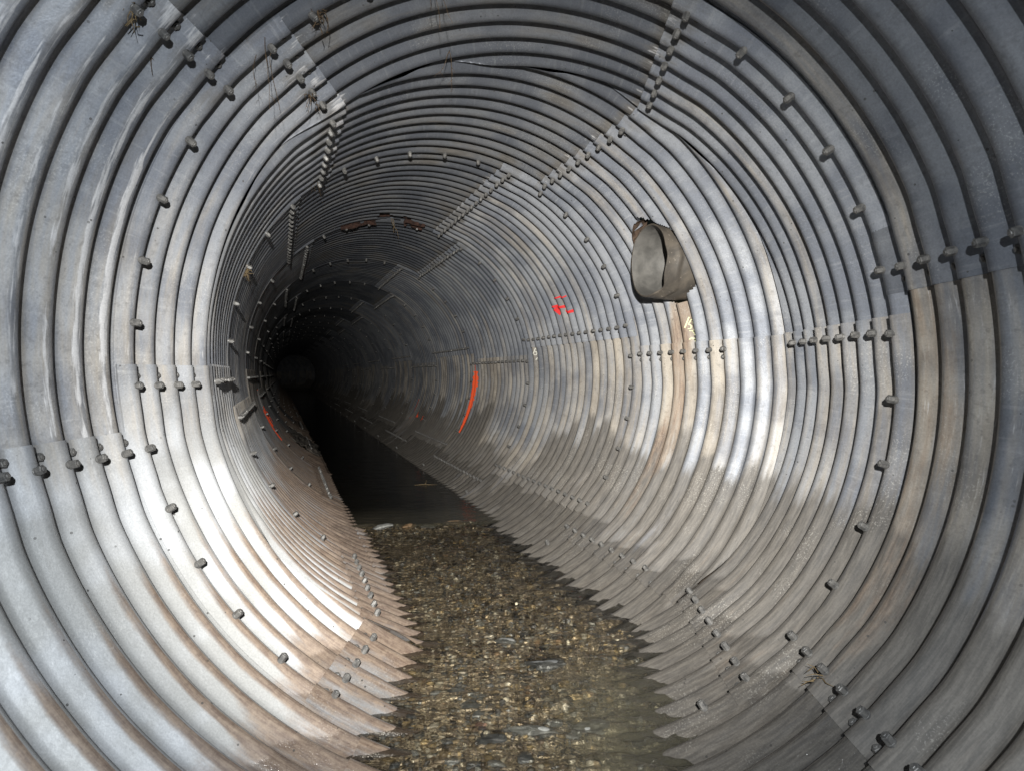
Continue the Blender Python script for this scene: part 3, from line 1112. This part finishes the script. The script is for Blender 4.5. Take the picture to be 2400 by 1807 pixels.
lb = np.linspace(-0.86, 0.86, 120)
X, Y = stream_grid(tt[::2], lb)
LAT = np.broadcast_to(lb[None, :], X.shape)
Z = bed_z(X, Y, LAT)
silt = np.clip(0.85 * sstep(0.12, 0.55, LAT + 0.3 * (fbm(X * 2.5, Y * 2.5, 0, 80, 3) - 0.5)) * sstep(3.7, 2.8, Y) + 0.8 * sstep(WEIR, WEIR + 0.5, Y), 0, 1)
tag(mesh_obj('stream_bed', np.stack([X, Y, Z], -1).reshape(-1, 3), grid_faces(*X.shape), BED, attrs={'silt': W3(silt)}),
    'brown sand and gravel bed under the stream', kind='structure')


def ico(sub):
    t = (1 + 5 ** 0.5) / 2
    V = np.array([(-1, t, 0), (1, t, 0), (-1, -t, 0), (1, -t, 0), (0, -1, t), (0, 1, t), (0, -1, -t), (0, 1, -t), (t, 0, -1), (t, 0, 1), (-t, 0, -1), (-t, 0, 1)], float)
    F = [(0, 11, 5), (0, 5, 1), (0, 1, 7), (0, 7, 10), (0, 10, 11), (1, 5, 9), (5, 11, 4), (11, 10, 2), (10, 7, 6), (7, 1, 8), (3, 9, 4), (3, 4, 2), (3, 2, 6), (3, 6, 8), (3, 8, 9), (4, 9, 5), (2, 4, 11), (6, 2, 10), (8, 6, 7), (9, 8, 1)]
    V /= np.linalg.norm(V, axis=1)[:, None]
    for _ in range(sub):
        V = list(map(tuple, V))
        cache, nf = {}, []

        def mid(a, b):
            k = (min(a, b), max(a, b))
            if k not in cache:
                v = unit(np.array(V[a]) + np.array(V[b]))
                V.append(tuple(v))
                cache[k] = len(V) - 1
            return cache[k]
        for a, b, c in F:
            x, y, z = mid(a, b), mid(b, c), mid(c, a)
            nf += [(a, x, z), (b, y, x), (c, z, y), (x, y, z)]
        F = nf
        V = np.array(V)
    return np.array(V), np.array(F, dtype=np.int32)


ICO = {k: ico(k) for k in (0, 1, 2, 3)}


def rock_shape(sub, seed, flat=0.5, long=1.4, rough=0.35):
    """angular water-worn stone, unit width, sitting with its base near z = 0"""
    V, F = ICO[sub]
    rg = np.random.default_rng(seed)
    V = V.copy()
    for _ in range(9):
        n = unit(rg.normal(size=3))
        d = rg.uniform(0.55, 0.9)
        k = V @ n
        V = V - np.maximum(k - d, 0)[:, None] * n * 0.85
    V *= (1 + rough * (fbm(V[:, 0] * 1.6 + seed, V[:, 1] * 1.6, V[:, 2] * 1.6, seed % 97, 3) - 0.5))[:, None]
    V *= np.array([0.5 * long / max(long, 1), 0.5 / max(long, 1), 0.5 * flat])
    V[:, 2] -= V[:, 2].min() * 0.55
    return V, F


def stone(name, x, y, w, mat, seed, flat=0.45, long=1.4, rz=None, sub=3, z=None, label=None, cat='stone', group=None, sink=0.25):
    V, F = rock_shape(sub, seed, flat, long)
    o = mesh_obj(name, V * w, F, mat)
    zz = float(bed_z(np.array(x), np.array(y), lateral_of(np.array(x), np.array(y)))) if z is None else z
    o.location = (x, y, zz - sink * w * flat * 0.3)
    rg = np.random.default_rng(seed + 5)
    o.rotation_euler = (rg.uniform(-0.12, 0.12), rg.uniform(-0.12, 0.12), rg.uniform(0, 3.1) if rz is None else rz)
    return tag(o, label, cat, group)


NAMED = [
    (-0.203, 2.941, 0.100, ST_GREY, 0.35, 1.4, 0.5, 'smooth grey stone with a rounded back on the sandy left shallows'),
    (-0.112, 2.664, 0.140, ST_DARK, 0.35, 1.9, 0.1, 'dark curved slab lying below the smooth grey stone'),
    (0.069, 2.728, 0.235, ST_GREY, 0.25, 3.0, -0.2, 'long narrow grey slab in the middle of the stream'),
    (0.128, 3.343, 0.215, ST_DARK, 0.35, 1.6, 0.2, 'large rough dark rock in the broken water'),
    (-0.053, 3.642, 0.135, ST_GREY, 0.40, 1.5, 0.3, 'grey stone beside the pale stone in midstream'),
    (-0.149, 3.700, 0.070, ST_PALE, 0.45, 1.3, 0.8, 'pale cream stone just left of a grey one in midstream'),
    (-0.271, 3.090, 0.092, ST_GREY, 0.30, 1.5, 0.2, 'flat grey stone nearest the ribbed left edge sand'),
    (-0.174, 3.025, 0.105, ST_GREY, 0.28, 2.2, -0.3, 'thin flat grey stone above the smooth rounded one'),
    (-0.167, 2.866, 0.072, ST_GREY, 0.40, 1.3, 0.9, 'small grey stone touching the rounded grey one'),
    (-0.157, 2.786, 0.064, ST_RED, 0.40, 1.2, 0.4, 'reddish brown stone between two grey ones'),
    (0.021, 2.541, 0.078, ST_DARK, 0.45, 1.3, 1.2, 'upright dark stone at the bottom of the view'),
    (-0.165, 2.487, 0.080, ST_DARK, 0.40, 1.5, 0.6, 'dark stone cut by the bottom edge of the view'),
    (-0.242, 2.519, 0.066, ST_GREY, 0.40, 1.4, 0.2, 'grey stone left of the dark one at the bottom edge'),
    (-0.081, 2.500, 0.080, ST_GREY, 0.40, 1.6, -0.4, 'grey stone right of the dark one at the bottom edge'),
    (0.140, 2.792, 0.098, ST_GREY, 0.30, 1.4, 0.2, 'broad grey stone just above the long narrow slab'),
    (0.286, 2.743, 0.172, ST_GREY, 0.35, 1.5, 0.3, 'big greenish grey stone under the murky right water'),
    (0.219, 2.687, 0.076, ST_GREY, 0.45, 1.2, 0.9, 'round grey stone between the long slab and the big greenish one'),
    (0.461, 2.632, 0.064, ST_DARK, 0.6, 1.2, 0.9, 'small dark lump alone in the murky right water'),
    (-0.454, 2.491, 0.056, ST_DARK, 0.45, 1.5, 0.9, 'dark stone against the rusty left ribs at the bottom edge'),
    (0.289, 3.405, 0.056, ST_PALE, 0.45, 1.3, 0.9, 'small pale stone right of the large rough dark rock'),
    (-0.364, 3.065, 0.064, ST_GREY, 0.35, 1.5, 0.2, 'small flat grey stone at the tip of a left rib'),
    (-0.270, 2.658, 0.070, ST_DARK, 0.45, 1.4, 0.5, 'dark stone in the sand left of the curved slab'),
    (-0.159, 5.303, 0.070, ST_PALE, 0.45, 1.2, 0.5, 'single pale pebble high in the riffle'),
    (-0.902, 5.850, 0.115, ST_PALE, 0.35, 1.8, 0.1, 'pale flat stone just downstream of the stone sill'),
    (-1.20, 6.300, 0.25, ST_GREY, 0.30, 2.2, 0.25, 'leftmost grey stone of the sill across the stream'),
    (-0.970, 6.290, 0.170, ST_BROWN, 0.38, 1.6, 0.5, 'second stone from the left in the sill across the stream'),
    (-0.800, 6.290, 0.180, ST_GREY, 0.38, 1.7, -0.3, 'third stone from the left in the sill across the stream'),
    (-0.540, 6.400, 0.240, ST_BROWN, 0.30, 2.2, 0.2, 'rightmost brown stone of the sill across the stream'),
]
for i, (x, y, w, mt, fl, lg, rz, lab) in enumerate(NAMED):
    z = -0.022 if 24 <= i <= 27 else None
    stone('stone', x, y, w, mt, 100 + i, fl, lg, rz, label=lab, group='stones in the stream', z=z)
POOL = [(-4.005, 17.4, 0.18, 'farthest pale stone breaking the dark pool'), (-3.63, 16.4, 0.25, 'flat stone breaking the dark pool beside the far rubble'),
        (-2.881, 11.882, 0.19, 'low stone breaking the dark pool near the left wall'), (-2.635, 11.962, 0.16, 'low stone in the middle of the dark pool'),
        (-2.05, 11.2, 0.16, 'low stone in the dark pool close to the right edge'), (-2.242, 9.849, 0.19, 'nearest flat stone breaking the dark pool')]
for i, (x, y, w, lab) in enumerate(POOL):
    stone('stone', x, y, w * 1.1, ST_GREY, 170 + i, 0.22, 2.2, 0.1, label=lab, group='stones in the stream', z=-0.016, sub=2)

# rubble along the foot of the right wall in the dark pool
BANK = [(-3.72, 18.4, 0.30), (-3.45, 17.6, 0.22), (-3.22, 16.9, 0.34), (-3.0, 16.1, 0.26), (-2.72, 15.2, 0.36), (-2.52, 14.6, 0.30), (-2.30, 13.9, 0.34), (-2.10, 13.2, 0.24), (-1.98, 12.7, 0.28), (-1.80, 12.0, 0.20), (-1.62, 11.4, 0.16)]
ORD = ['farthest', 'second farthest', 'third farthest', 'fourth farthest', 'fifth farthest', 'sixth from the far end', 'seventh from the far end', 'eighth from the far end', 'third nearest', 'second nearest', 'nearest']
for i, (x, y, w) in enumerate(BANK):
    lat = float(lateral_of(np.array(x), np.array(y)))
    stone('rubble_stone', x + 0.02, y, w, (ST_BROWN, ST_PALE, ST_GREY, ST_RED)[i % 4], 200 + i, 0.6, 1.3, None, sub=2, z=0.01 + 0.02 * (i % 3),
          label='%s broken stone of the rubble along the right waterline' % ORD[i], group='rubble at the right waterline')

# pebbles one can tell apart
peb_meshes = []
for i in range(14):
    V, F = rock_shape(1, 400 + i, 0.45 + 0.25 * random.random(), 1.1 + 0.7 * random.random(), 0.3)
    o = mesh_obj('pebble', V, F, (ST_GREY, ST_BROWN, ST_PALE, ST_PALE, ST_DARK, ST_BROWN, ST_GREY)[i % 7])
    peb_meshes.append(o.data)
    bpy.data.objects.remove(o)
rg = np.random.default_rng(5)
spots = []
while len(spots) < 230:
    t = t_off + 2.35 + (rg.random() ** 1.15) * 4.0
    lt = rg.normal(-0.02, 0.27)
    if abs(lt) > 0.55:
        continue
    x, y, lx, ly = [float(q) for q in along(np.array([t]))]
    x, y = x + lx * lt, y + ly * lt
    w = rg.uniform(0.022, 0.055)
    if all((x - a) ** 2 + (y - b) ** 2 > (0.55 * (w + c)) ** 2 for a, b, c in spots) and all((x - n_[0]) ** 2 + (y - n_[1]) ** 2 > (0.55 * (w + n_[2])) ** 2 for n_ in NAMED):
        spots.append((x, y, w))
PX = np.array(spots)
PZ = bed_z(PX[:, 0], PX[:, 1], lateral_of(PX[:, 0], PX[:, 1]))
for i, (x, y, w) in enumerate(spots):
    o = bpy.data.objects.new('pebble', peb_meshes[i % 14])
    COL.objects.link(o)
    o.location = (x, y, PZ[i] - 0.003)
    o.scale = (w, w, w)
    o.rotation_euler = (rg.uniform(-0.3, 0.3), rg.uniform(-0.3, 0.3), rg.uniform(0, 6.28))
    tag(o, 'small water-worn pebble on the bed of the shallow riffle', 'pebble', 'pebbles in the riffle')

# uncountable gravel
V0, F0 = ICO[0]
NG = 22000
t = t_off + 1.7 + rg.random(NG) ** 1.15 * 4.9
lt = rg.uniform(-0.70, 0.70, NG)
x, y, lx, ly = along(t)
x, y = x + lx * lt, y + ly * lt
z = bed_z(x, y, lt)
w = 0.003 + 0.017 * rg.random(NG) ** 3.5
dens = fbm(x * 4, y * 4, 0, 90, 3)
ok = dens > 0.30 + 0.30 * rg.random(NG)
x, y, z, w = x[ok], y[ok], z[ok], w[ok]
n = len(x)
sc3 = np.stack([w * rg.uniform(0.8, 1.5, n), w, w * rg.uniform(0.4, 0.8, n)], -1)
an = rg.uniform(0, 6.28, n)
loc = V0[None] * (1 + 0.25 * rg.normal(size=(n, 12, 1))) * sc3[:, None, :]
GX = loc[..., 0] * np.cos(an)[:, None] - loc[..., 1] * np.sin(an)[:, None] + x[:, None]
GY = loc[..., 0] * np.sin(an)[:, None] + loc[..., 1] * np.cos(an)[:, None] + y[:, None]
GZ = loc[..., 2] + z[:, None] + 0.002
pal = np.array([(0.20, 0.155, 0.095), (0.14, 0.11, 0.075), (0.11, 0.11, 0.105), (0.15, 0.148, 0.13), (0.42, 0.38, 0.29), (0.05, 0.048, 0.045), (0.28, 0.21, 0.11), (0.11, 0.085, 0.06)])
tint = np.repeat((pal[rg.integers(0, 8, n)] * rg.uniform(0.6, 2.3, (n, 1)))[:, None, :], 12, 1)
FG = (F0[None] + (np.arange(n) * 12)[:, None, None]).reshape(-1, 3)
tag(mesh_obj('gravel', np.stack([GX, GY, GZ], -1).reshape(-1, 3), FG, GRAVEL, attrs={'tint': tint.reshape(-1, 3)}), 'fine brown and grey gravel covering the stream bed', 'gravel', kind='stuff')

# ------------------------------------------------------------------ roots, straw and debris
def tube(V, F, pts, radii, n=5):
    pts = np.asarray(pts, float)
    b0 = len(V)
    for i, p in enumerate(pts):
        d = unit(pts[min(i + 1, len(pts) - 1)] - pts[max(i - 1, 0)])
        a = unit(np.cross(d, [0.3, 0.9, 0.2]))
        b = np.cross(d, a)
        for j in range(n):
            t_ = 2 * math.pi * j / n
            V.append(tuple(p + radii[i] * (a * math.cos(t_) + b * math.sin(t_))))
    for i in range(len(pts) - 1):
        for j in range(n):
            F.append((b0 + i * n + j, b0 + i * n + (j + 1) % n, b0 + (i + 1) * n + (j + 1) % n, b0 + (i + 1) * n + j))


def hanging(name, T, s, deg, length, strands, seed, mat, label, cat, thick=0.0018, spread=0.02, tuft=0):
    rg = np.random.default_rng(seed)
    X, _ = surf(T, s * P, math.radians(deg), -0.004, clamp=False)
    X = np.asarray(X)
    V, F = [], []
    for k in range(strands):
        Ln = length * rg.uniform(0.55, 1.0)
        n = 14
        p = X + np.array([rg.normal() * spread * 0.4, rg.normal() * spread * 0.4, 0.004])
        pts, d = [p], np.array([rg.normal() * 0.25, rg.normal() * 0.25, -1.0])
        for i in range(n):
            d = unit(d + rg.normal(size=3) * 0.16 + np.array([0, 0, -0.12]))
            p = p + d * Ln / n
            pts.append(p)
        tube(V, F, pts, np.linspace(thick, thick * 0.35, n + 1))
        for b in range(3):
            i = rg.integers(3, n)
            q = pts[i]
            d2 = unit(np.array([rg.normal(), rg.normal(), -0.6]))
            tube(V, F, [q, q + d2 * Ln * 0.08, q + d2 * Ln * 0.13 + np.array([0, 0, -Ln * 0.05])], [thick * 0.6, thick * 0.4, thick * 0.2], 4)
    for k in range(tuft):
        c = X + rg.normal(size=3) * np.array([0.012, 0.012, 0.02]) + np.array([0, 0, -0.02])
        d = unit(rg.normal(size=3) + np.array([0, 0, -0.7]))
        L_ = rg.uniform(0.02, 0.06)
        tube(V, F, [c, c + d * L_ * 0.5 + rg.normal(size=3) * 0.006, c + d * L_], [0.0022, 0.0018, 0.0007], 4)
    o = mesh_obj(name, np.array(V) - X, F, mat)
    o.location = X
    return tag(o, label, cat)


hanging('straw_tuft', T1, -4.1, 135.6, 0.05, 2, 1, STRAW, 'straw tuft caught on the topmost left bolt', 'straw', tuft=11)
hanging('hanging_root', T1, -2.5, 137.9, 0.14, 1, 2, ROOT, 'short dark root hanging between upper left ribs', 'root', 0.0026)
hanging('hanging_root', T1, -0.2, 126.6, 0.36, 3, 3, ROOT, 'long thin roots hanging from the upper left seam bolt', 'root', 0.0015, 0.03)
hanging('hanging_root', T1, 2.9, 126.3, 0.12, 3, 4, ROOT, 'short root clump under the fourth bolt of the upper left seam', 'root', 0.0022, tuft=10)
hanging('hanging_root', T1, -0.1, 117.7, 0.10, 3, 5, ROOT, 'dark root clump on a bolt at the top edge', 'root', 0.0024, tuft=12)
hanging('hanging_root', T1, 0.2, 100.3, 0.30, 3, 6, ROOT, 'thin roots dangling from the crown at the top of the view', 'root', 0.0017, 0.03)
hanging('hanging_root', T1, 4.7, 101.6, 0.22, 2, 7, ROOT, 'root strand dangling at the bend seam of the crown', 'root', 0.0017)
hanging('hanging_root', T2, 15.6, 126.9, 0.16, 3, 8, ROOT, 'fine roots below the end of the upper left bolt row', 'root', 0.0014, 0.03)
hanging('hanging_root', T2, 30.9, 93, 0.24, 2, 9, STRAW, 'pale root hanging out of the rusted crown hole', 'root', 0.003, 0.05)
hanging('straw_tuft', T2, 16.0, 154.9, 0.07, 3, 10, STRAW, 'debris tuft caught on a bolt of the left wall', 'straw', tuft=30)
hanging('straw_tuft', T1, -2.1, -44.6, 0.04, 1, 11, STRAW, 'brown straw tuft on the lower right seam', 'straw', tuft=26)
hanging('hanging_root', T1, 0.1, -118.3, 0.06, 4, 12, ROOT, 'dark hair root stuck to the wet lower left plate', 'root', 0.0013, 0.04)

# crumpled silt crust stuck to the lower left wall, far in
n1, n2 = 40, 34
s = np.linspace(61, 79, n1)[:, None] + np.zeros((1, n2))
d = np.linspace(-131, -110, n2)[None, :] + 2.5 * np.sin(s * 0.7)
o_ = -0.02 - 0.085 * np.abs(fbm(s * 0.45, d * 0.22, 0, 91, 3) - 0.5) * 2 * np.sin(np.pi * np.linspace(0, 1, n2))[None, :]
X, _ = surf(T2, s * P, np.radians(d), o_, clamp=False)
X = X.reshape(-1, 3)
c0 = X.mean(0)
ob = mesh_obj('silt_crust', X - c0, grid_faces(n1, n2), MUDC)
ob.location = c0
tag(ob, 'crumpled pale silt crust stuck low on the far left wall', 'silt')

# twig floating on the pool
V, F = [], []
tube(V, F, [(-0.12, 0, 0), (-0.03, 0.01, 0.006), (0.06, -0.005, 0.004), (0.15, 0.012, 0)], [0.002, 0.0035, 0.003, 0.001], 6)
tube(V, F, [(0.0, 0.0, 0.004), (0.02, 0.02, 0.03), (0.015, 0.03, 0.06)], [0.004, 0.003, 0.001], 5)
tw = mesh_obj('twig', np.array(V), F, STRAW)
tw.location = (-1.091, 8.461, 0.022)
tag(tw, 'orange brown twig floating on the dark pool', 'twig')

for o in bpy.data.objects:
    if o.name == 'water':
        o.cycles.is_caustics_caster = True
    elif o.name.split('.')[0] in ('stream_bed', 'gravel', 'stone', 'pebble'):
        o.cycles.is_caustics_receiver = True
